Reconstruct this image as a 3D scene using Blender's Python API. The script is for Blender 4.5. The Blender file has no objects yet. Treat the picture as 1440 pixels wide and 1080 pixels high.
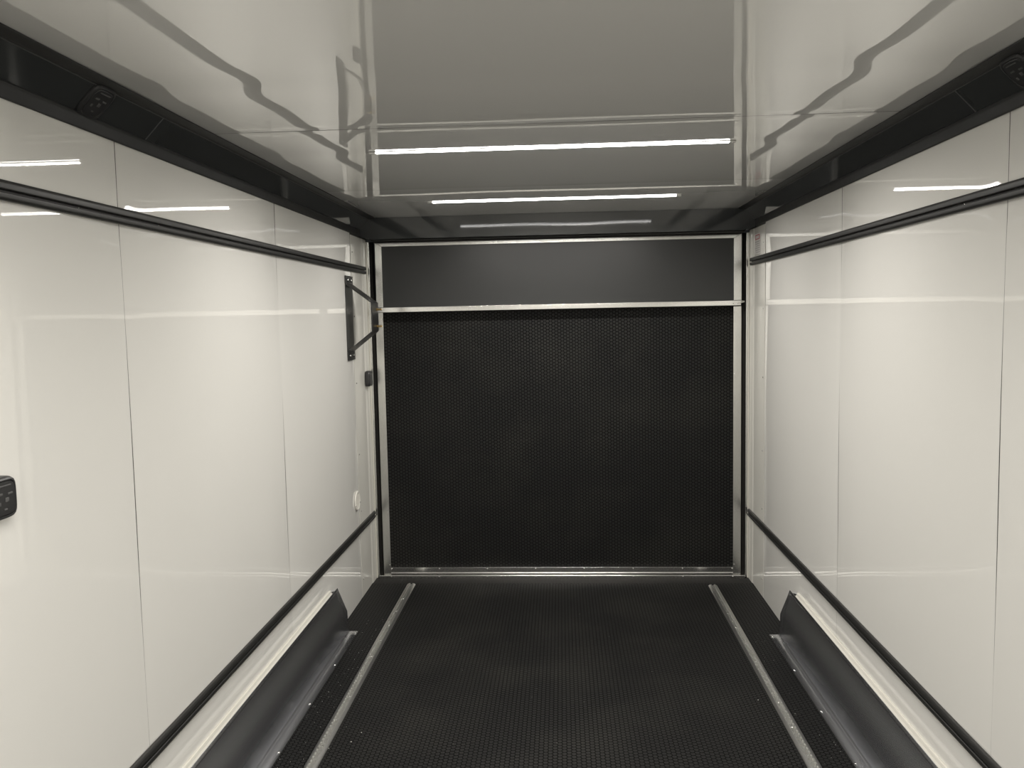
import bpy, math, random
from mathutils import Vector, Matrix

SC = bpy.context.scene
COL = SC.collection

# ------------------------------------------------------------------ camera
W = 1.139            # half width between the side walls (m)
CEIL = 2.188
CAM = Vector((0.0254, 0.0, 1.6097))
YAW, PITCH, ROLL, FPX = 0.05997, -0.08335, -0.01972, 1160.36
cy, sy = math.cos(YAW), math.sin(YAW)
cp, sp = math.cos(PITCH), math.sin(PITCH)
fw = Vector((-sy * cp, cy * cp, sp))
rt = Vector((cy, sy, 0))
up = rt.cross(fw)
r2 = rt * math.cos(ROLL) + up * math.sin(ROLL)
u2 = up * math.cos(ROLL) - rt * math.sin(ROLL)
cd = bpy.data.cameras.new('camera')
cam = bpy.data.objects.new('camera', cd)
COL.objects.link(cam)
cd.sensor_fit = 'HORIZONTAL'
cd.sensor_width = 36.0
cd.lens = FPX / 1440 * 36.0
cd.clip_start = 0.02
m = Matrix((r2, u2, -fw)).transposed().to_4x4()
m.translation = CAM
cam.matrix_world = m
SC.camera = cam

# ------------------------------------------------------------------ world, exposure (light comes from the LED strips)
world = bpy.data.worlds.new('world')
SC.world = world
world.use_nodes = True
world.node_tree.nodes['Background'].inputs[0].default_value = (0.05, 0.05, 0.05, 1)
world.node_tree.nodes['Background'].inputs[1].default_value = 0.2
SC.view_settings.view_transform = 'Standard'
SC.view_settings.look = 'None'
SC.view_settings.gamma = 1.0
SC.view_settings.use_curve_mapping = False
SC.view_settings.exposure = 0.0
LED_WATT = 18.6       # each strip's light, thrown downwards
LED_SPREAD = 168      # degrees
LED_GLOW = 14.0       # brightness of the diffuser itself
LED_COLOR = (1.0, 0.957, 0.895)

# ------------------------------------------------------------------ materials
def new_mat(name):
    mt = bpy.data.materials.new(name)
    mt.use_nodes = True
    return mt, mt.node_tree, mt.node_tree.nodes['Principled BSDF']

def plain(name, col, rough=0.5, metal=0.0, spec=0.5, nscale=0, namp=0.0, rvar=0.0, coat=0.0):
    """Principled material; optional fine noise on colour and roughness."""
    mt, nt, b = new_mat(name)
    b.inputs['Base Color'].default_value = (*col, 1)
    b.inputs['Roughness'].default_value = rough
    b.inputs['Metallic'].default_value = metal
    b.inputs['Specular IOR Level'].default_value = spec
    if coat:
        b.inputs['Coat Weight'].default_value = coat
        b.inputs['Coat Roughness'].default_value = 0.012
    if nscale:
        tc = nt.nodes.new('ShaderNodeTexCoord')
        no = nt.nodes.new('ShaderNodeTexNoise')
        no.inputs['Scale'].default_value = nscale
        no.inputs['Detail'].default_value = 4
        nt.links.new(tc.outputs['Object'], no.inputs['Vector'])
        mr = nt.nodes.new('ShaderNodeMapRange')
        mr.inputs['To Min'].default_value = max(0.0, rough - rvar)
        mr.inputs['To Max'].default_value = min(1.0, rough + rvar)
        nt.links.new(no.outputs['Fac'], mr.inputs['Value'])
        nt.links.new(mr.outputs['Result'], b.inputs['Roughness'])
        mx = nt.nodes.new('ShaderNodeMix')
        mx.data_type = 'RGBA'
        mx.inputs['A'].default_value = (*[c * (1 - namp) for c in col], 1)
        mx.inputs['B'].default_value = (*[min(1, c * (1 + namp)) for c in col], 1)
        nt.links.new(no.outputs['Fac'], mx.inputs['Factor'])
        nt.links.new(mx.outputs['Result'], b.inputs['Base Color'])
    return mt

def brushed(name, col, rough, stretch, bump=0.02):
    """Aluminium with drawn streaks along one axis."""
    mt, nt, b = new_mat(name)
    b.inputs['Base Color'].default_value = (*col, 1)
    b.inputs['Metallic'].default_value = 1.0
    tc = nt.nodes.new('ShaderNodeTexCoord')
    mp = nt.nodes.new('ShaderNodeMapping')
    mp.inputs['Scale'].default_value = stretch
    no = nt.nodes.new('ShaderNodeTexNoise')
    no.inputs['Scale'].default_value = 1.0
    no.inputs['Detail'].default_value = 3
    nt.links.new(tc.outputs['Object'], mp.inputs['Vector'])
    nt.links.new(mp.outputs['Vector'], no.inputs['Vector'])
    mr = nt.nodes.new('ShaderNodeMapRange')
    mr.inputs['To Min'].default_value = rough - 0.07
    mr.inputs['To Max'].default_value = rough + 0.07
    nt.links.new(no.outputs['Fac'], mr.inputs['Value'])
    nt.links.new(mr.outputs['Result'], b.inputs['Roughness'])
    bp = nt.nodes.new('ShaderNodeBump')
    bp.inputs['Strength'].default_value = bump
    bp.inputs['Distance'].default_value = 0.01
    nt.links.new(no.outputs['Fac'], bp.inputs['Height'])
    nt.links.new(bp.outputs['Normal'], b.inputs['Normal'])
    return mt

def coin_rubber(name, vertical, dust_half, groove_shade=0.003, top=0.010, dust=0.020):
    """Black rubber with a raised hexagon (coin) pattern on a 20 mm pitch; dust lies on the tops, groove shade is put into the colour."""
    mt, nt, b = new_mat(name)
    N, L = nt.nodes.new, nt.links.new
    tc = N('ShaderNodeTexCoord')
    src = tc.outputs['Object']
    sep = N('ShaderNodeSeparateXYZ'); L(src, sep.inputs[0])
    cmb = N('ShaderNodeCombineXYZ')
    L(sep.outputs['X'], cmb.inputs[0])
    L(sep.outputs['Z' if vertical else 'Y'], cmb.inputs[1])
    S = (0.0346410, 0.02, 1.0)
    def wrap(off):
        ad = N('ShaderNodeVectorMath'); ad.operation = 'ADD'
        ad.inputs[1].default_value = off
        L(cmb.outputs[0], ad.inputs[0])
        w = N('ShaderNodeVectorMath'); w.operation = 'WRAP'
        w.inputs[1].default_value = (S[0] / 2, S[1] / 2, 0.5)
        w.inputs[2].default_value = (-S[0] / 2, -S[1] / 2, -0.5)
        L(ad.outputs[0], w.inputs[0])
        ab = N('ShaderNodeVectorMath'); ab.operation = 'ABSOLUTE'
        L(w.outputs[0], ab.inputs[0])
        s2 = N('ShaderNodeSeparateXYZ'); L(ab.outputs[0], s2.inputs[0])
        m1 = N('ShaderNodeMath'); m1.operation = 'MULTIPLY'; m1.inputs[1].default_value = 0.8660254
        L(s2.outputs[0], m1.inputs[0])
        m2 = N('ShaderNodeMath'); m2.operation = 'MULTIPLY_ADD'; m2.inputs[1].default_value = 0.5
        L(s2.outputs[1], m2.inputs[0]); L(m1.outputs[0], m2.inputs[2])
        m3 = N('ShaderNodeMath'); m3.operation = 'MAXIMUM'
        L(s2.outputs[1], m3.inputs[0]); L(m2.outputs[0], m3.inputs[1])
        return m3.outputs[0]
    d1, d2 = wrap((0, 0, 0)), wrap((S[0] / 2, S[1] / 2, 0))
    mn = N('ShaderNodeMath'); mn.operation = 'MINIMUM'
    L(d1, mn.inputs[0]); L(d2, mn.inputs[1])
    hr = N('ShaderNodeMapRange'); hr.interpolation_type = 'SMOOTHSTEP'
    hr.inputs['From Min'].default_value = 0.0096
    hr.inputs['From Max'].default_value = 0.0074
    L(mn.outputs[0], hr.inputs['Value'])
    # dust patches
    no = N('ShaderNodeTexNoise'); no.inputs['Scale'].default_value = 2.6; no.inputs['Detail'].default_value = 5
    L(src, no.inputs['Vector'])
    dr = N('ShaderNodeMapRange'); dr.inputs['From Min'].default_value = 0.42; dr.inputs['From Max'].default_value = 0.68
    L(no.outputs['Fac'], dr.inputs['Value'])
    fac = dr.outputs['Result']
    if dust_half:
        ax = N('ShaderNodeMath'); ax.operation = 'ABSOLUTE'; L(sep.outputs['X'], ax.inputs[0])
        mk = N('ShaderNodeMapRange')
        mk.inputs['From Min'].default_value = dust_half
        mk.inputs['From Max'].default_value = dust_half - 0.22
        L(ax.outputs[0], mk.inputs['Value'])
        ml = N('ShaderNodeMath'); ml.operation = 'MULTIPLY'
        L(fac, ml.inputs[0]); L(mk.outputs['Result'], ml.inputs[1])
        fac = ml.outputs[0]
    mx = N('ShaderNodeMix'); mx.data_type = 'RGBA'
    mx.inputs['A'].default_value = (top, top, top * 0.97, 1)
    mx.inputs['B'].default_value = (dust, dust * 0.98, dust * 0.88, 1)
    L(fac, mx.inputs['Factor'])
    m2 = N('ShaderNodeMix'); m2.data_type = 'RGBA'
    m2.inputs['A'].default_value = (groove_shade, groove_shade, groove_shade, 1)
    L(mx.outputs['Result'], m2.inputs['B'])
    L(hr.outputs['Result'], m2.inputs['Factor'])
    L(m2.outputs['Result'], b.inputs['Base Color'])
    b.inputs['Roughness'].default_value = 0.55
    sr = N('ShaderNodeMapRange'); sr.inputs['To Min'].default_value = 0.02; sr.inputs['To Max'].default_value = 0.26  # grooves also lose gloss, standing in for their occlusion
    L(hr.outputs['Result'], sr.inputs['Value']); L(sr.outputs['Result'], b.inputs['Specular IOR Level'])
    bp = N('ShaderNodeBump'); bp.inputs['Strength'].default_value = 1.0; bp.inputs['Distance'].default_value = 0.0022
    L(hr.outputs['Result'], bp.inputs['Height'])
    L(bp.outputs['Normal'], b.inputs['Normal'])
    return mt

def emit(name, col, strength):
    mt, nt, b = new_mat(name)
    b.inputs['Base Color'].default_value = (0.9, 0.9, 0.9, 1)
    b.inputs['Emission Color'].default_value = (*col, 1)
    b.inputs['Emission Strength'].default_value = strength
    return mt

M = {}
M['wall'] = plain('white_gloss_wall', (0.89, 0.882, 0.845), 0.02, 0, 0.5, 2.0, 0.01, 0.008, 0.6)
M['ceiling'] = plain('white_gloss_ceiling', (0.87, 0.865, 0.835), 0.015, 0, 0.5, 2.0, 0.01, 0.008, 1.0)
M['cover'] = plain('white_metal_cover', (0.76, 0.75, 0.70), 0.18, 0, 0.6)
M['backing'] = plain('dark_backing', (0.09, 0.085, 0.08), 0.8)
M['gloss_black'] = plain('gloss_black', (0.042, 0.045, 0.046), 0.05, 0, 0.55, 3.0, 0.1, 0.015)
M['satin_black'] = plain('satin_black', (0.018, 0.018, 0.018), 0.32, 0, 0.6, 40, 0.2, 0.05)
M['trim_black'] = plain('trim_black', (0.023, 0.023, 0.0225), 0.42, 0, 0.35, 30, 0.15, 0.06)
M['track'] = plain('black_anodised', (0.020, 0.020, 0.019), 0.42, 0, 0.5)
M['flap'] = plain('matte_black_board', (0.022, 0.0232, 0.0235), 0.37, 0, 0.5)
M['alu'] = brushed('brushed_aluminium', (0.70, 0.70, 0.68), 0.20, (2, 50, 50), 0.0)
M['alu_v'] = brushed('aluminium_upright', (0.70, 0.70, 0.68), 0.24, (50, 50, 2), 0.0)
M['alu_floor'] = brushed('aluminium_track', (0.62, 0.62, 0.60), 0.36, (30, 1.5, 30), 0.0)
M['fender'] = brushed('mill_aluminium_sheet', (0.72, 0.73, 0.76), 0.27, (6, 0.5, 6), 0.0)
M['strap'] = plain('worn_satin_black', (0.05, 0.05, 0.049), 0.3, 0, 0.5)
M['screw'] = plain('zinc_screw', (0.8, 0.8, 0.78), 0.22, 1.0)
M['brass'] = plain('brass', (0.55, 0.40, 0.18), 0.35, 1.0)
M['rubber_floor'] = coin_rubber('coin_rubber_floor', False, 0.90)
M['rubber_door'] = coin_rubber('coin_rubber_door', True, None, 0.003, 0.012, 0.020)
M['rubber'] = plain('black_rubber', (0.012, 0.011, 0.010), 0.6, 0, 0.3)
M['plastic'] = plain('black_plastic', (0.026, 0.026, 0.027), 0.38, 0, 0.5, 50, 0.1, 0.04)
M['plastic_mark'] = plain('grey_plastic_mark', (0.10, 0.10, 0.10), 0.45)
M['white_plastic'] = plain('white_plastic', (0.82, 0.80, 0.74), 0.35)
M['vent_dark'] = plain('vent_mesh_shade', (0.38, 0.37, 0.34), 0.7)
M['caulk'] = plain('cream_trim', (0.78, 0.76, 0.69), 0.22)
M['paper'] = plain('sticker_white', (0.72, 0.70, 0.68), 0.3)
M['red'] = plain('sticker_red', (0.45, 0.06, 0.08), 0.35)
M['grey_ink'] = plain('sticker_grey', (0.42, 0.41, 0.40), 0.4)
M['led'] = emit('led_diffuser', (1.0, 0.98, 0.95), LED_GLOW)
M['led_body'] = plain('led_channel', (0.70, 0.70, 0.68), 0.35, 0.6)
M['crumb'] = plain('pale_crumbs', (0.6, 0.6, 0.57), 0.7)

# ------------------------------------------------------------------ mesh helpers
class MB:
    def __init__(self):
        self.v, self.f = [], []
    def add(self, vs, fs):
        n = len(self.v)
        self.v += [tuple(p) for p in vs]
        self.f += [tuple(i + n for i in q) for q in fs]
        return self
    def box(self, x0, x1, y0, y1, z0, z1):
        x0, x1 = sorted((x0, x1)); y0, y1 = sorted((y0, y1)); z0, z1 = sorted((z0, z1))
        vs = [(x0, y0, z0), (x1, y0, z0), (x1, y1, z0), (x0, y1, z0), (x0, y0, z1), (x1, y0, z1), (x1, y1, z1), (x0, y1, z1)]
        return self.add(vs, [(0, 3, 2, 1), (4, 5, 6, 7), (0, 1, 5, 4), (1, 2, 6, 5), (2, 3, 7, 6), (3, 0, 4, 7)])
    def prism(self, prof, a, bb, fn):
        """closed 2-D profile swept from a to bb; fn(u, v, t) -> xyz"""
        n = len(prof)
        vs = [fn(u, v, a) for u, v in prof] + [fn(u, v, bb) for u, v in prof]
        fs = [(i, (i + 1) % n, n + (i + 1) % n, n + i) for i in range(n)]
        fs += [tuple(range(n - 1, -1, -1)), tuple(range(n, 2 * n))]
        return self.add(vs, fs)
    def loops(self, rings, cap0=True, cap1=True):
        n = len(rings[0]); vs = [p for r in rings for p in r]; fs = []
        for k in range(len(rings) - 1):
            for i in range(n):
                j = (i + 1) % n
                fs.append((k * n + i, k * n + j, (k + 1) * n + j, (k + 1) * n + i))
        if cap0: fs.append(tuple(range(n - 1, -1, -1)))
        if cap1: fs.append(tuple((len(rings) - 1) * n + i for i in range(n)))
        return self.add(vs, fs)
    def turned(self, c, axis, prof, n=16, ref=(0, 0, 1), sq=1.0):
        """profile [(radius, height)] turned round axis through c"""
        a = Vector(axis).normalized(); r = Vector(ref)
        if abs(a.dot(r)) > 0.95: r = Vector((1, 0, 0))
        e1 = (r - a * r.dot(a)).normalized(); e2 = a.cross(e1); c = Vector(c)
        rings = [[c + a * h + (e1 * math.cos(t) + e2 * math.sin(t)) * rad for t in [2 * math.pi * i / n for i in range(n)]] for rad, h in prof]
        return self.loops(rings)
    def build(self, name, mat, parent=None, loc=None, smooth=False, bevel=0.0, seg=2):
        if parent is not None:
            off = parent.location.copy()
            p = parent.parent
            while p is not None:
                off += p.location; p = p.parent
        else:
            off = Vector(loc) if loc else Vector((0, 0, 0))
        me = bpy.data.meshes.new(name)
        me.from_pydata([(x - off.x, y - off.y, z - off.z) for x, y, z in self.v], [], self.f)
        import bmesh
        bm = bmesh.new(); bm.from_mesh(me)
        bmesh.ops.recalc_face_normals(bm, faces=bm.faces)
        bm.to_mesh(me); bm.free()
        me.materials.append(M[mat])
        o = bpy.data.objects.new(name, me)
        COL.objects.link(o)
        if parent is not None:
            o.parent = parent
        else:
            o.location = off
        if smooth:
            for p in me.polygons: p.use_smooth = True
        if bevel:
            bv = o.modifiers.new('bevel', 'BEVEL')
            bv.width = bevel; bv.segments = seg; bv.limit_method = 'ANGLE'; bv.angle_limit = math.radians(35)
            for p in me.polygons: p.use_smooth = True
            wn = o.modifiers.new('wn', 'WEIGHTED_NORMAL'); wn.keep_sharp = True
        return o

def tag(o, label=None, cat=None, group=None, kind=None):
    if label: o['label'] = label
    if cat: o['category'] = cat
    if group: o['group'] = group
    if kind: o['kind'] = kind
    return o

def empty(name, loc):
    o = bpy.data.objects.new(name, None)
    o.location = loc
    o.empty_display_size = 0.05
    COL.objects.link(o)
    return o

def thing(name, label, cat, loc, group=None):
    return tag(empty(name, loc), label, cat, group)

def screw(parent, c, axis, r=0.005, name='screw'):
    return MB().turned(c, axis, [(r, 0), (r, r * 0.25), (r * 0.75, r * 0.6), (r * 0.3, r * 0.72)], 10).build(name, 'screw', parent, smooth=True)

YB, YD = -2.2, 5.0     # front bulkhead and rear end of the trailer body

# ------------------------------------------------------------------ floor
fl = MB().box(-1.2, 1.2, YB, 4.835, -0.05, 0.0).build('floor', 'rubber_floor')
tag(fl, 'black coin-pattern rubber floor of the trailer', None, None, 'structure')
# ribbed strip between the coin floor and the sill
rb = MB()
rb.box(-1.138, 1.138, 4.835, 4.944, -0.05, -0.0015)
x = -1.12
while x < 1.125:
    rb.box(x, x + 0.010, 4.8365, 4.937, -0.002, 0.0005); x += 0.0215
tag(rb.build('trim_6', 'rubber', bevel=0.0006, seg=1), 'ribbed black rubber strip in front of the rear door sill', None, None, 'structure')

# ------------------------------------------------------------------ walls
SEAMS = [2.155 + 1.2175 * k for k in range(-4, 3)]     # ... 0.9375, 2.155, 3.3725, 4.59
def relief(kind, seed):
    rnd = random.Random(seed)
    waves = [(rnd.uniform(2.0, 7.5), rnd.uniform(1.2, 5.0), rnd.uniform(0, 6.28), rnd.uniform(0, 6.28), rnd.uniform(0.4, 1.0)) for _ in range(5)]
    def f(a, b):
        return sum(w * math.sin(ka * a + pa) * math.sin(kb * b + pb) for ka, kb, pa, pb, w in waves)
    return f

def wall(side, sx):
    wl = MB().box(sx * 1.1425, sx * 1.175, YB, YD, 0.0, CEIL + 0.03).build('wall_' + side, 'backing')
    tag(wl, 'glossy white panelled %s side wall of the trailer' % side, None, None, 'structure')
    edges = [YB] + [s for s in SEAMS if s > YB + 0.1]
    for k in range(len(edges) - 1):
        y0, y1 = edges[k] + 0.0013, edges[k + 1] - 0.0013
        f = relief('w', int(side == 'left') * 50 + k + 7)
        mb = MB(); ny, nz = 84, 130; zt = 2.13
        for i in range(ny + 1):
            t = i / ny; t = t - 0.045 * math.sin(4 * math.pi * t) * 0.9      # finer towards the edges
            t = min(1, max(0, t)); y = y0 + (y1 - y0) * t
            for j in range(nz + 1):
                z = zt * j / nz
                e = min(y - y0, y1 - y)
                d = 0.00022 * f(y, z)
                # sheet pulled back along its fixed edges, and rolled round the upper track's screws
                g = (0.0013 * math.exp(-(e / 0.12) ** 2) + 0.0005 * math.exp(-(e / 0.03) ** 2)) * (1 + 0.5 * math.sin(5.3 * z + k))
                g += 0.0017 * math.exp(-(e / 0.085) ** 2) * math.exp(-((z - 1.885) / 0.075) ** 2)
                d = max(-0.0030, min(0.0016, d - g))
                mb.v.append((sx * (W - d), y, z))
        for i in range(ny):
            for j in range(nz):
                a = i * (nz + 1) + j
                mb.f.append((a, a + 1, a + nz + 2, a + nz + 1))
        p = mb.build('wall_panel', 'wall', wl, smooth=True)
        tag(p, kind='structure')
    # metal cover at the rear corner post with a folded edge
    prof = [(4.5935, 0.0), (4.5935, 0.0022), (4.596, 0.0028), (4.84, 0.0020), (4.852, 0.0045), (4.862, 0.0060), (4.948, 0.0060), (4.948, 0.0)]
    cv = MB().prism(prof, 0.0, 2.075, lambda u, v, t: (sx * (W + 0.003 - v), u, t)).build('post_cover', 'cover', wl)
    tag(cv, kind='structure')
    for z in (0.10, 0.50, 0.83, 1.24, 1.62, 1.98):
        screw(wl, (sx * (W - 0.0002), 4.622, z), (-sx, 0, 0), 0.0042)
    return wl
wall('left', -1)
wall('right', 1)
bw = MB().box(-1.175, 1.175, YB - 0.04, YB, -0.05, CEIL + 0.03).build('wall_front', 'wall')
tag(bw, 'white front bulkhead wall of the trailer', None, None, 'structure')

# ------------------------------------------------------------------ ceiling
CS = [2.56 + 1.2175 * k for k in range(-4, 2)]          # sheet joints, 2.56 and 3.78 in view
cl = MB().box(-1.175, 1.175, YB, YD, CEIL + 0.004, CEIL + 0.05).build('ceiling', 'backing')
tag(cl, 'glossy white panelled ceiling of the trailer', None, None, 'structure')
ce = [YB] + [s for s in CS if s > YB + 0.1] + [YD]
for k in range(len(ce) - 1):
    y0, y1 = ce[k] + 0.0018, ce[k + 1] - 0.0018
    f = relief('c', 300 + k)
    mb = MB(); nx, ny = 72, 72
    for i in range(nx + 1):
        x = -1.138 + 2.276 * i / nx
        for j in range(ny + 1):
            y = y0 + (y1 - y0) * j / ny
            d = 0.00020 * f(x * 1.2, y)
            side = 0.25 + 0.75 * min(1, max(0, (abs(x) - 0.35) / 0.35))
            for yr, amp in ((0.3, 0.0014), (1.2, 0.0012), (2.08, 0.0014), (2.95, 0.0009), (3.75, 0.0006)):     # roof bows telegraphing through the sheet
                d += amp * side * math.exp(-((y - yr) / 0.115) ** 2)
            e = min(y - y0, y1 - y)
            d += 0.0003 * math.exp(-(e / 0.03) ** 2)
            mb.v.append((x, y, CEIL - 0.0005 + min(0.0035, d)))
    for i in range(nx):
        for j in range(ny):
            a = i * (ny + 1) + j
            mb.f.append((a, a + 1, a + ny + 2, a + ny + 1))
    tag(mb.build('ceiling_panel', 'ceiling', cl, smooth=True), kind='structure')

# ------------------------------------------------------------------ black coves between walls and ceiling, header over the door
HY = 4.79
def cove(n, side, sx):
    root = empty('trim_%d' % n, (sx * W, 0, 2.0835))
    tag(root, 'gloss black cove moulding along the %s ceiling edge' % side, None, None, 'structure')
    fn = lambda u, v, t: (sx * u, t, v)
    z0 = 2.118
    MB().prism([(1.1385, z0 - 0.004), (1.1345, z0 - 0.001), (1.067, 2.1865), (1.1385, 2.1865)], YB, HY, fn).build('cove_face', 'gloss_black', root)
    MB().prism([(1.138, 2.0835), (1.1335, 2.0835), (1.1315, 2.088), (1.1315, 2.109), (1.1275, 2.116), (1.1285, 2.1205), (1.138, 2.1205)], YB, HY, fn).build('wall_flange', 'trim_black', root, bevel=0.001)
    MB().prism([(1.0352, 2.187), (1.0352, 2.1835), (1.063, 2.1815), (1.069, 2.1775), (1.0735, 2.1785), (1.0735, 2.187)], YB, HY, fn).build('ceiling_flange', 'trim_black', root, bevel=0.001)
    # butt joint of two cove lengths
    MB().prism([(1.1345, z0 - 0.0005), (1.0675, 2.1865), (1.0683, 2.1870), (1.1353, 2.1200)], 2.300, 2.304, lambda u, v, t: (sx * (u - 0.0012), t, v - 0.0012)).build('joint_strip', 'plastic_mark', root)
    MB().prism([(1.0735, 2.1795), (1.0715, 2.1770), (1.0740, 2.1763), (1.0757, 2.1790)], YB, HY, fn).build('cove_highlight', 'plastic_mark', root)  # pale line standing in for the reflected highlight along the cove's upper edge
cove(1, 'left', -1)
cove(2, 'right', 1)
hd = empty('trim_3', (0, HY, 2.064))
tag(hd, 'gloss black header panel across the trailer above the rear door', None, None, 'structure')
mb = MB(); nx = 60
for i in range(nx + 1):
    x = -1.138 + 2.276 * i / nx
    bow = 0.00016 * math.sin(7 * x + 0.6) + 0.00008 * math.sin(13 * x)
    zb = 2.064 + 0.016 * max(0, (abs(x) - 1.085) / 0.053)
    mb.v += [(x, HY + bow, CEIL - 0.001), (x, HY - bow * 0.5, zb), (x, YD, zb), (x, YD, CEIL - 0.001)]
for i in range(nx):
    a = 4 * i
    for q in range(4):
        mb.f.append((a + q, a + (q + 1) % 4, a + 4 + (q + 1) % 4, a + 4 + q))
mb.f += [(0, 1, 2, 3), (4 * nx + 3, 4 * nx + 2, 4 * nx + 1, 4 * nx)]
mb.build('header_face', 'gloss_black', hd)
MB().box(-1.08, 1.08, 4.835, 4.85, 2.057, 2.0636).build('seal_strip', 'trim_black', hd, bevel=0.002)
MB().box(-1.08, 1.08, 4.90, 4.912, 2.052, 2.0636).build('bulb_seal', 'rubber', hd, bevel=0.003)

# corner posts beside the door
for n, side, sx in ((4, 'left', -1), (5, 'right', 1)):
    r = empty('trim_%d' % n, (sx * W, 4.949, 0))
    tag(r, 'aluminium door post on the %s of the rear ramp door' % side, None, None, 'structure')
    MB().box(sx * 1.1385, sx * 1.117, 4.949, 5.0, 0.0, 2.0635).build('post', 'alu_v', r, bevel=0.002)
    MB().box(sx * 1.1345, sx * 1.1295, 4.944, 4.949, 0.0, 2.0635).build('post_highlight', 'caulk', r, bevel=0.0015)  # bright bead standing in for the highlight on the rounded post corner
    MB().prism([(1.1168, 4.968), (1.103, 4.962), (1.0975, 4.972), (1.0975, 5.0), (1.1168, 5.0)], 0.012, 2.0635, lambda u, v, t: (sx * u, v, t)).build('door_seal', 'rubber', r)

# ------------------------------------------------------------------ rear ramp door
dr = empty('door_1', (0, 4.962, 0.018))
tag(dr, 'black rubber-faced rear ramp door in an aluminium frame', None, None, 'structure')
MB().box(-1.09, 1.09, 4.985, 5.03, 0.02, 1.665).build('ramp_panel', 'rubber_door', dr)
stl = MB().box(-1.093, -1.0475, 4.962, 4.99, 0.018, 1.640).build('frame_stile', 'alu_v', dr, bevel=0.0015)
st2 = MB().box(1.047, 1.0935, 4.962, 4.99, 0.018, 1.636).build('frame_stile', 'alu_v', dr, bevel=0.0015)
brl = MB().prism([(4.962, 0.061), (4.962, 0.030), (4.9585, 0.026), (4.9585, 0.020), (4.99, 0.020), (4.99, 0.061)], -1.0470, 1.0465, lambda u, v, t: (t, u, v)).build('bottom_rail', 'alu', dr, bevel=0.001)
for sx in (-1, 1):
    for z in (1.60, 1.235, 0.815, 0.41, 0.078):
        screw(stl if sx < 0 else st2, (sx * 1.054, 4.962, z), (0, -1, 0), 0.0045)
xs = [-1.043 + 0.298 * k for k in range(8)]
for x in xs:
    screw(brl, (x, 4.962, 0.053), (0, -1, 0), 0.0045)
# hinged extension flap above the ramp
fpn = MB().box(-1.06, 1.065, 4.945, 4.975, 1.655, 2.045).build('flap_panel', 'flap', dr)
def mitred(prof, name, mat):
    return MB().prism(prof, 4.93, 4.978, lambda u, v, t: (u, t, v)).build(name, mat, fpn, bevel=0.0012)
mitred([(-1.077, 2.060), (1.086, 2.060), (1.0412, 2.0323), (-1.0373, 2.0323)], 'flap_top_rail', 'alu')
mitred([(-1.0775, 2.0595), (-1.0378, 2.0318), (-1.0378, 1.671), (-1.0775, 1.671)], 'flap_stile', 'alu_v')
mitred([(1.0865, 2.0595), (1.0417, 2.0318), (1.0417, 1.671), (1.0865, 1.671)], 'flap_stile', 'alu_v')
hrl = MB().box(-1.084, 1.0778, 4.905, 4.984, 1.6405, 1.6693).build('hinge_rail', 'alu', dr, bevel=0.0015)
for x in (-1.068, -1.046, 1.036, 1.062):
    screw(hrl, (x, 4.905, 1.6545), (0, -1, 0), 0.0055)
MB().turned((1.0795, 4.925, 1.662), (1, 0, 0), [(0.009, 0), (0.009, 0.010), (0.006, 0.010), (0.006, 0.022)], 12).build('hinge_bolt', 'screw', hrl, smooth=False)
MB().turned((-1.0855, 4.925, 1.662), (-1, 0, 0), [(0.009, 0), (0.009, 0.010), (0.006, 0.010), (0.006, 0.022)], 12).build('hinge_bolt', 'screw', hrl, smooth=False)
# sill
sl = empty('trim_7', (0, 4.94, 0))
tag(sl, 'aluminium sill strip on the floor under the rear ramp door', None, None, 'structure')
MB().prism([(4.9445, -0.03), (4.9445, 0.014), (4.949, 0.017), (5.0, 0.017), (5.0, -0.03)], -1.1165, 1.1165, lambda u, v, t: (t, u, v)).build('sill_plate', 'alu', sl, bevel=0.0015)
for x in [v for v in xs]:
    screw(sl, (x, 4.9445, 0.0075), (0, -1, 0), 0.004)

# ------------------------------------------------------------------ LED strip lights
def led(y, label, group='LED strip lights on the ceiling'):
    r = thing('led_strip_light', label, 'light', (0, y, CEIL - 0.02), group)
    x0, x1 = -0.612, 0.610
    MB().prism([(-0.009, CEIL - 0.0005), (0.009, CEIL - 0.0005), (0.009, CEIL - 0.0020), (-0.009, CEIL - 0.0020)], x0, x1, lambda u, v, t: (t, y + u, v)).build('channel', 'led_body', r)
    pr = [(-0.0075, CEIL - 0.0020), (-0.0075, CEIL - 0.0044), (-0.0055, CEIL - 0.0058), (0.0055, CEIL - 0.0058), (0.0075, CEIL - 0.0044), (0.0075, CEIL - 0.0020)]
    MB().prism(pr, x0 + 0.001, x1 - 0.001, lambda u, v, t: (t, y + u, v)).build('diffuser', 'led', r, smooth=False)
    ld = bpy.data.lights.new('led_light', 'AREA')
    ld.shape = 'RECTANGLE'; ld.size = x1 - x0 - 0.01; ld.size_y = 0.011
    ld.energy = LED_WATT; ld.color = LED_COLOR; ld.spread = math.radians(LED_SPREAD)
    lo = bpy.data.objects.new('led_light', ld); COL.objects.link(lo)
    lo.parent = r; lo.location = ((x0 + x1) / 2, 0, 0.02 - 0.0064)
    for s, xx in ((-1, x0), (1, x1)):
        c = MB().box(xx, xx + s * 0.024, y - 0.009, y + 0.009, CEIL - 0.0065, CEIL - 0.0005)
        ec = c.build('end_cap', 'led_body', r, bevel=0.002)
        MB().turned((xx + s * 0.014, y - 0.005, CEIL - 0.0065), (0, 0, -1), [(0.003, 0), (0.002, 0.002)], 8).build('clip_screw', 'screw', ec)
LY = [2.918, 4.211]
led(LY[0], 'bright LED strip light on the ceiling, second from the black header')
led(LY[1], 'bright LED strip light on the ceiling closest to the black header and rear door')
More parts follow.
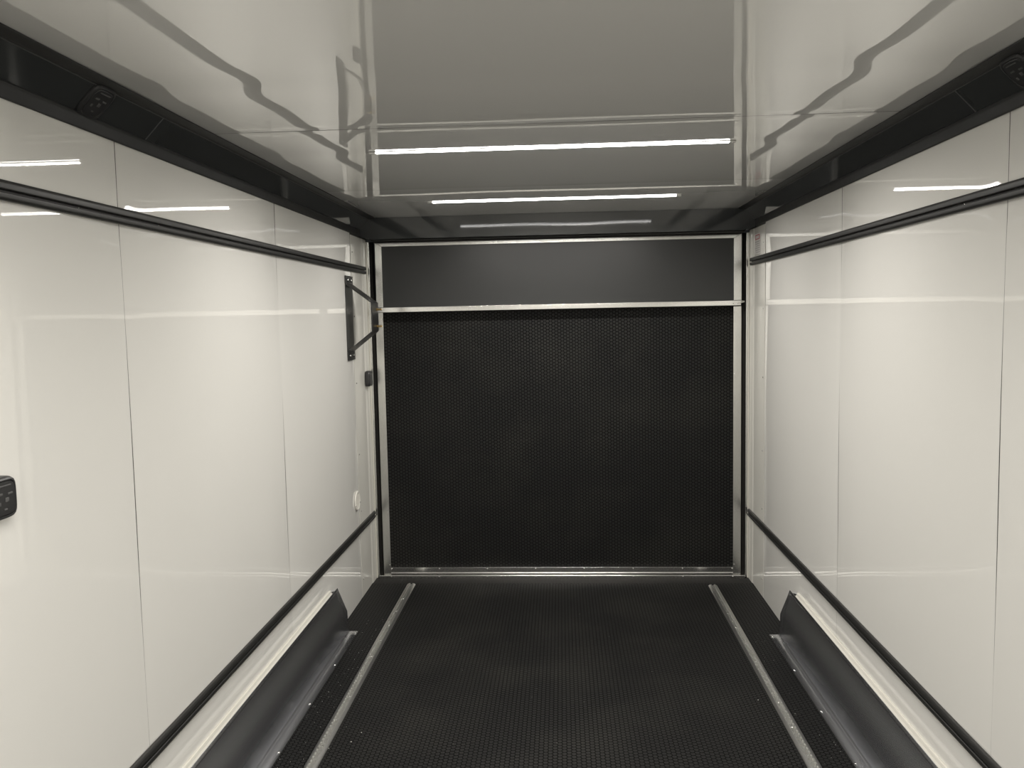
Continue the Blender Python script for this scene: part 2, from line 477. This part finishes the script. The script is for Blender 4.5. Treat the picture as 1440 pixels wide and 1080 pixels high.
led(0.95, 'added LED strip light on the ceiling just above the viewer, out of frame')  # this strip and the next two are unseen, added to brighten the walls
led(-0.35, 'added LED strip light on the ceiling behind the viewer, out of frame')
led(-1.64, 'added LED strip light on the ceiling by the front bulkhead, out of frame')

# ------------------------------------------------------------------ wall tie-down tracks
def track(side, sx, level):
    hi = level == 'upper'
    z0, y1 = (1.8690, 4.893) if hi else (0.3865, 4.925)
    words = {True: 'black slotted tie-down track on the %s wall below the cove', False: 'black slotted tie-down track low on the %s wall above the wheel box'}[hi] % side
    r = thing('tie_down_track', words, 'track', (sx * W, y1, z0), 'tie-down tracks along the walls')
    h = 0.0428
    prof = [(0, 0), (0.009, 0), (0.0125, 0.003), (0.0135, 0.0065), (0.0135, 0.0150), (0.0115, 0.0170), (0.0035, 0.0172), (0.0035, 0.0222),
            (0.0115, 0.0224), (0.0135, 0.0244), (0.0135, 0.0340), (0.0122, 0.0385), (0.009, h), (0, h)]
    rail = MB().prism(prof, -1.9, y1, lambda u, v, t: (sx * (W - 0.0017 - u), t, z0 + v)).build('rail', 'track', r, bevel=0.0006, seg=1)
    for y in (1.15, 1.96, 2.36, 3.17, 3.58, 4.2, 4.8):
        screw(rail, (sx * (W - 0.0050), y, z0 + 0.0197), (-sx, 0, 0), 0.0024)
    return r
for side, sx in (('left', -1), ('right', 1)):
    track(side, sx, 'upper')
    track(side, sx, 'lower')

# ------------------------------------------------------------------ floor tie-down tracks with keyhole slots
def floor_track(side, sx, yend):
    r = thing('floor_track', 'silver slotted tie-down track along the %s side of the black floor' % side, 'track', (sx * 0.898, yend, 0), 'tie-down tracks in the floor')
    cx0 = sx * 0.8965
    mb = MB(); pitch, ns = 0.0254, 14
    y0 = 0.9; n = int((yend - y0) / pitch); rows = []
    for k in range(n):
        for i in range(ns):
            dy = (i / ns - 0.5) * pitch
            hw = max(0.0052, math.sqrt(max(0, 0.0098 ** 2 - dy * dy)))
            rows.append((yend - k * pitch - (i / ns) * pitch, hw))
    for y, hw in rows:
        mb.v += [(cx0 - 0.0255, y, 0.0004), (cx0 - 0.0225, y, 0.0030), (cx0 - 0.0145, y, 0.0078), (cx0 - hw - 0.0016, y, 0.0082), (cx0 - hw, y, 0.0068), (cx0 - hw, y, 0.0016),
                 (cx0 + hw, y, 0.0016), (cx0 + hw, y, 0.0068), (cx0 + hw + 0.0016, y, 0.0082), (cx0 + 0.0145, y, 0.0078), (cx0 + 0.0225, y, 0.0030), (cx0 + 0.0255, y, 0.0004)]
    q = 12
    for k in range(len(rows) - 1):
        for i in range(q - 1):
            a = k * q + i
            mb.f.append((a, a + 1, a + q + 1, a + q))
    mb.f += [(0, 1, 2, 3, 4, 5), (6, 7, 8, 9, 10, 11)]
    rail = mb.build('rail', 'alu_floor', r)
    k = 2
    while yend - k * pitch > y0 + 0.1:
        yy = yend - (k + 0.0) * pitch
        screw(rail, (cx0, yy, 0.0017), (0, 0, 1), 0.0036)
        k += 8
floor_track('left', -1, 4.822)
floor_track('right', 1, 4.797)

# ------------------------------------------------------------------ wheel boxes
def wheel_box(side, sx, yend):
    r = thing('wheel_box_cover', 'low grey sheet-metal wheel box cover along the foot of the %s wall' % side, 'wheel box cover', (sx * 1.09, yend, 0), 'wheel box covers')
    # folded sheet: floor flange, rounded fold, leaning upright
    path = [(1.0385, 0.0012), (1.0785, 0.0014)]
    for i in range(1, 9):
        a = math.pi / 2 * i / 9
        path.append((1.0785 + 0.011 * math.sin(a), 0.0014 + 0.011 * (1 - math.cos(a))))
    path += [(1.0897, 0.0150), (1.0925, 0.108), (1.0975, 0.20), (1.1010, 0.275)]
    ztop = 0.275; ystart = 0.8
    def yl(z):        # clipped corner at the rear end
        return yend if z < 0.108 else yend - 0.135 * (z - 0.108) / (ztop - 0.108)
    mb = MB(); th = 0.0022
    fine = []
    for k in range(len(path) - 1):
        (u0, v0), (u1, v1) = path[k], path[k + 1]
        ns = 1 if k < len(path) - 4 else 4
        for i in range(ns):
            t = i / ns; fine.append((u0 + (u1 - u0) * t, v0 + (v1 - v0) * t))
    fine.append(path[-1])
    rnd = random.Random(5 if sx < 0 else 9)
    NY = 60
    ph = [rnd.uniform(0, 6.28) for _ in range(3)]
    for (u, v) in fine:
        for j in range(NY + 1):
            y = ystart + (yl(v) - ystart) * j / NY
            wv = 0.0003 * math.sin(2.1 * y + ph[0]) + 0.00012 * math.sin(5.3 * y + ph[1])
            mb.v.append((sx * (u + wv * min(1, v / 0.1)), y, v))
    for i in range(len(fine) - 1):
        for j in range(NY):
            a = i * (NY + 1) + j
            mb.f.append((a, a + 1, a + NY + 2, a + NY + 1))
    o = mb.build('sheet', 'fender', r, smooth=True)
    so = o.modifiers.new('thick', 'SOLIDIFY'); so.thickness = 0.0018; so.offset = 0
    # end plate closing the box towards the wall
    MB().prism([(1.0920, 0.002), (1.0940, 0.112), (1.1375, 0.112), (1.1375, 0.002)], yend - 0.010, yend - 0.006, lambda u, v, t: (sx * u, t, v)).build('end_plate', 'fender', r)
    MB().add([(sx * 1.0940, yend - 0.009, 0.110), (sx * 1.1375, yend - 0.009, 0.110), (sx * 1.1375, yend - 0.140, 0.262), (sx * 1.102, yend - 0.140, 0.270),
              (sx * 1.0940, yend - 0.012, 0.107), (sx * 1.1375, yend - 0.012, 0.107), (sx * 1.1375, yend - 0.145, 0.258), (sx * 1.102, yend - 0.145, 0.266)],
             [(0, 1, 2, 3), (4, 7, 6, 5), (0, 4, 5, 1), (1, 5, 6, 2), (2, 6, 7, 3), (3, 7, 4, 0)]).build('corner_plate', 'fender', r)
    # cream bead closing the gap to the wall
    tb = MB().prism([(1.1385, 0.232), (1.1385, 0.2635), (1.1355, 0.2650), (1.1325, 0.2630), (1.1290, 0.2540), (1.1180, 0.2440), (1.1080, 0.2400), (1.1080, 0.232)],
                    ystart, yend - 0.142, lambda u, v, t: (sx * u, t, v)).build('wall_bead', 'caulk', r)
    tb['label'] = 'cream white bead along the top'
    for k in range(8):
        screw(o, (sx * 1.0455, yend - 0.03 - 0.385 * k, 0.0022), (0, 0, 1), 0.0048)
wheel_box('left', -1, 4.078)
wheel_box('right', 1, 4.050)

# ------------------------------------------------------------------ black rounded fixtures on walls and coves
def fixture(label, c, n, upv, size=0.092, dp=1.0):
    c = Vector(c); n = Vector(n).normalized(); upv = Vector(upv).normalized(); sd = n.cross(upv)
    r = thing('wall_fixture', label, 'fixture', c, 'black rounded fixtures')
    def ring(s, d, k=5.0, cnt=40):
        out = []
        for i in range(cnt):
            a = 2 * math.pi * i / cnt
            ca, sa = math.cos(a), math.sin(a)
            q = (abs(ca) ** k + abs(sa) ** k) ** (-1 / k)
            out.append(c + sd * (ca * q * s * size / 2) + upv * (sa * q * s * size / 2) + n * d * dp)
        return out
    MB().loops([ring(1, 0.0005), ring(1, 0.013), ring(0.985, 0.019), ring(0.93, 0.0245), ring(0.86, 0.0265), ring(0.82, 0.0262), ring(0.80, 0.0235), ring(0.5, 0.0235)], True, True).build('bezel', 'plastic', r, smooth=False)
    fp = MB().loops([ring(0.775, 0.0225), ring(0.775, 0.0258), ring(0.75, 0.0275), ring(0.4, 0.0282)], True, True).build('face_plate', 'plastic', r)
    def mark(px, pz, w, h):
        mb = MB(); p = c + sd * px * size + upv * pz * size + n * 0.0275 * dp
        a, b = sd * w * size / 2, upv * h * size / 2
        q = [p - a - b, p + a - b, p + a + b, p - a + b]
        mb.add(q + [v + n * 0.0022 * dp for v in q], [(3, 2, 1, 0), (4, 5, 6, 7), (0, 1, 5, 4), (1, 2, 6, 5), (2, 3, 7, 6), (3, 0, 4, 7)])
        return mb.build('button', 'plastic_mark', fp, bevel=0.0006, seg=1)
    mark(-0.18, 0.10, 0.16, 0.05); mark(0.16, 0.12, 0.16, 0.05); mark(-0.06, -0.03, 0.12, 0.10); mark(0.20, -0.10, 0.08, 0.08); mark(0.0, -0.25, 0.10, 0.04)
    mark(0.0, 0.30, 0.44, 0.035)
    return r
fixture('black rounded-square fixture on the left wall, cut by the left edge of the photo', (-W + 0.0005, 1.594, 1.2565), (1, 0, 0), (0, 0, 1), 0.088)
fixture('small black rounded fixture on the left wall below the bent bracket by the rear door', (-W + 0.0035, 4.866, 1.248), (1, 0, 0), (0, 0, 1))
fixture('black rounded-square fixture set in the left cove near the ceiling', (-1.1045, 2.005, 2.1535), (1, 0, -1), (1, 0, 1), 0.094, 0.5)
fixture('black rounded-square fixture set in the right cove near the ceiling', (1.1045, 2.03, 2.1535), (-1, 0, -1), (-1, 0, 1), 0.094, 0.5)

# ------------------------------------------------------------------ bent steel bracket on the left wall
def bracket():
    r = thing('wall_bracket', 'black bent steel bracket standing out from the left wall beside the rear door', 'bracket', (-W, 4.515, 1.378))
    ya, yb = 4.44, 4.592; th = 0.006
    X0, X1 = -W + 0.0018, -0.998
    pts = [(X0, 1.8416), (X0, 1.795), (X1, 1.690), (X1, 1.538), (X0, 1.430), (X0, 1.378)]
    inner = []
    for i, (x, z) in enumerate(pts):
        d = Vector((0, 0))
        for k in (i - 1, i):
            if 0 <= k < len(pts) - 1:
                e = Vector(pts[k + 1]) - Vector(pts[k]); nn = Vector((-e.y, e.x)).normalized(); d += nn
        d.normalize()
        inner.append((x + d.x * th, z + d.y * th))
    sb = MB().prism(pts + inner[::-1], ya, yb, lambda u, v, t: (u, t, v)).build('strap', 'satin_black', r, bevel=0.001)
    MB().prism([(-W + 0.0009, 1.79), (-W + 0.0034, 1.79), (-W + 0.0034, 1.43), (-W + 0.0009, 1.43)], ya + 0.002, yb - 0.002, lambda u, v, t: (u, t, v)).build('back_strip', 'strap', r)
    for z in (1.818, 1.404):
        for y in (4.478, 4.557):
            screw(sb, (X0 + 0.006, y, z), (1, 0, 0), 0.008, 'bolt')
    for z in (1.655, 1.562):
        MB().turned((X1 + 0.005, 4.545, z), (1, 0, 0), [(0.0085, 0), (0.0085, 0.005), (0.0055, 0.005), (0.0055, 0.028), (0.004, 0.030)], 12).build('brass_pin', 'brass', sb)['label'] = 'brass pin'
bracket()

# ------------------------------------------------------------------ round vent on the left wall
def vent():
    c = Vector((-W + 0.001, 4.535, 0.580))
    r = thing('round_vent', 'small white round vent on the left wall above the lower track', 'vent', c)
    R = 0.055
    rim = MB().turned(c, (1, 0, 0), [(R, 0), (R, 0.003), (R * 0.93, 0.0065), (R * 0.84, 0.0065), (R * 0.78, 0.0035), (R * 0.2, 0.0032)], 40).build('rim', 'white_plastic', r, smooth=False)
    MB().turned(c + Vector((0.0033, 0, 0)), (1, 0, 0), [(R * 0.77, 0), (R * 0.77, 0.0006)], 32).build('mesh_backing', 'vent_dark', r)
    g = MB(); k = -0.04
    while k < 0.0401:
        hw = math.sqrt(max(0, (R * 0.77) ** 2 - k * k))
        g.box(c.x + 0.0039, c.x + 0.0052, c.y + k - 0.0011, c.y + k + 0.0011, c.z - hw, c.z + hw)
        g.box(c.x + 0.0039, c.x + 0.0050, c.y - hw, c.y + hw, c.z + k - 0.0011, c.z + k + 0.0011)
        k += 0.008
    g.build('grille', 'white_plastic', r)
    screw(rim, c + Vector((0.0065, R * 0.80, -0.018)), (1, 0, 0), 0.0045)
    screw(rim, c + Vector((0.0065, -R * 0.80, -0.018)), (1, 0, 0), 0.0045)
vent()

# ------------------------------------------------------------------ warning sticker on the right post cover
st = thing('warning_sticker', 'small white sticker with a red block, high on the right beside the rear door', 'sticker', (W - 0.004, 4.76, 1.925))
xs0 = W + 0.0015 - 0.0028
def on_cover(y):      # face of the folded post cover
    return W + 0.003 - (0.0028 + (0.0020 - 0.0028) * (y - 4.596) / (4.84 - 4.596))
def patch(y0, y1, z0, z1, lift, name, mat, t=0.0005):
    x0, x1 = on_cover(y0) - lift, on_cover(y1) - lift
    MB().add([(x0, y0, z0), (x1, y1, z0), (x1, y1, z1), (x0, y0, z1), (x0 - t, y0, z0), (x1 - t, y1, z0), (x1 - t, y1, z1), (x0 - t, y0, z1)],
             [(0, 1, 2, 3), (4, 7, 6, 5), (0, 4, 5, 1), (1, 5, 6, 2), (2, 6, 7, 3), (3, 7, 4, 0)]).build(name, mat, st)
patch(4.700, 4.835, 1.925, 2.040, 0.0002, 'sheet', 'paper')
patch(4.716, 4.820, 2.006, 2.034, 0.0008, 'red_block', 'red')
patch(4.730, 4.806, 2.012, 2.028, 0.0014, 'white_bar', 'paper', 0.0003)
for k in range(6):
    z = 1.994 - 0.0118 * k
    patch(4.712, 4.822 - 0.012 * (k % 3), z - 0.0026, z + 0.0026, 0.0008, 'print_line', 'grey_ink')

# ------------------------------------------------------------------ crumbs on the floor
rnd = random.Random(21)
cr = MB()
def crumb(x, y, s):
    h = s * rnd.uniform(0.4, 0.9)
    a0 = rnd.uniform(0, 6.28); n = 5
    pts = [(x + s * rnd.uniform(0.6, 1) * math.cos(a0 + 2 * math.pi * i / n), y + s * rnd.uniform(0.6, 1) * math.sin(a0 + 2 * math.pi * i / n)) for i in range(n)]
    cr.add([(px, py, 0.0002) for px, py in pts] + [(x + (px - x) * 0.5, y + (py - y) * 0.5, h) for px, py in pts],
           [(i, (i + 1) % n, n + (i + 1) % n, n + i) for i in range(n)] + [tuple(range(n, 2 * n)), tuple(range(n - 1, -1, -1))])
for _ in range(70):
    crumb(rnd.uniform(-1.03, -0.93), rnd.uniform(2.7, 4.3), rnd.uniform(0.0007, 0.0020))
for _ in range(40):
    crumb(rnd.uniform(0.93, 1.03), rnd.uniform(2.7, 4.3), rnd.uniform(0.0007, 0.0018))
for _ in range(35):
    crumb(-0.86 + rnd.random() ** 2 * 1.7, rnd.uniform(2.7, 4.4), rnd.uniform(0.0007, 0.0016))
crumb(-0.795, 2.98, 0.0035); crumb(-0.772, 3.05, 0.003); crumb(-0.868, 2.93, 0.003); crumb(0.82, 3.35, 0.003)
tag(cr.build('floor_crumbs', 'crumb'), 'scattered pale crumbs of dirt on the black rubber floor', 'dirt', None, 'stuff')
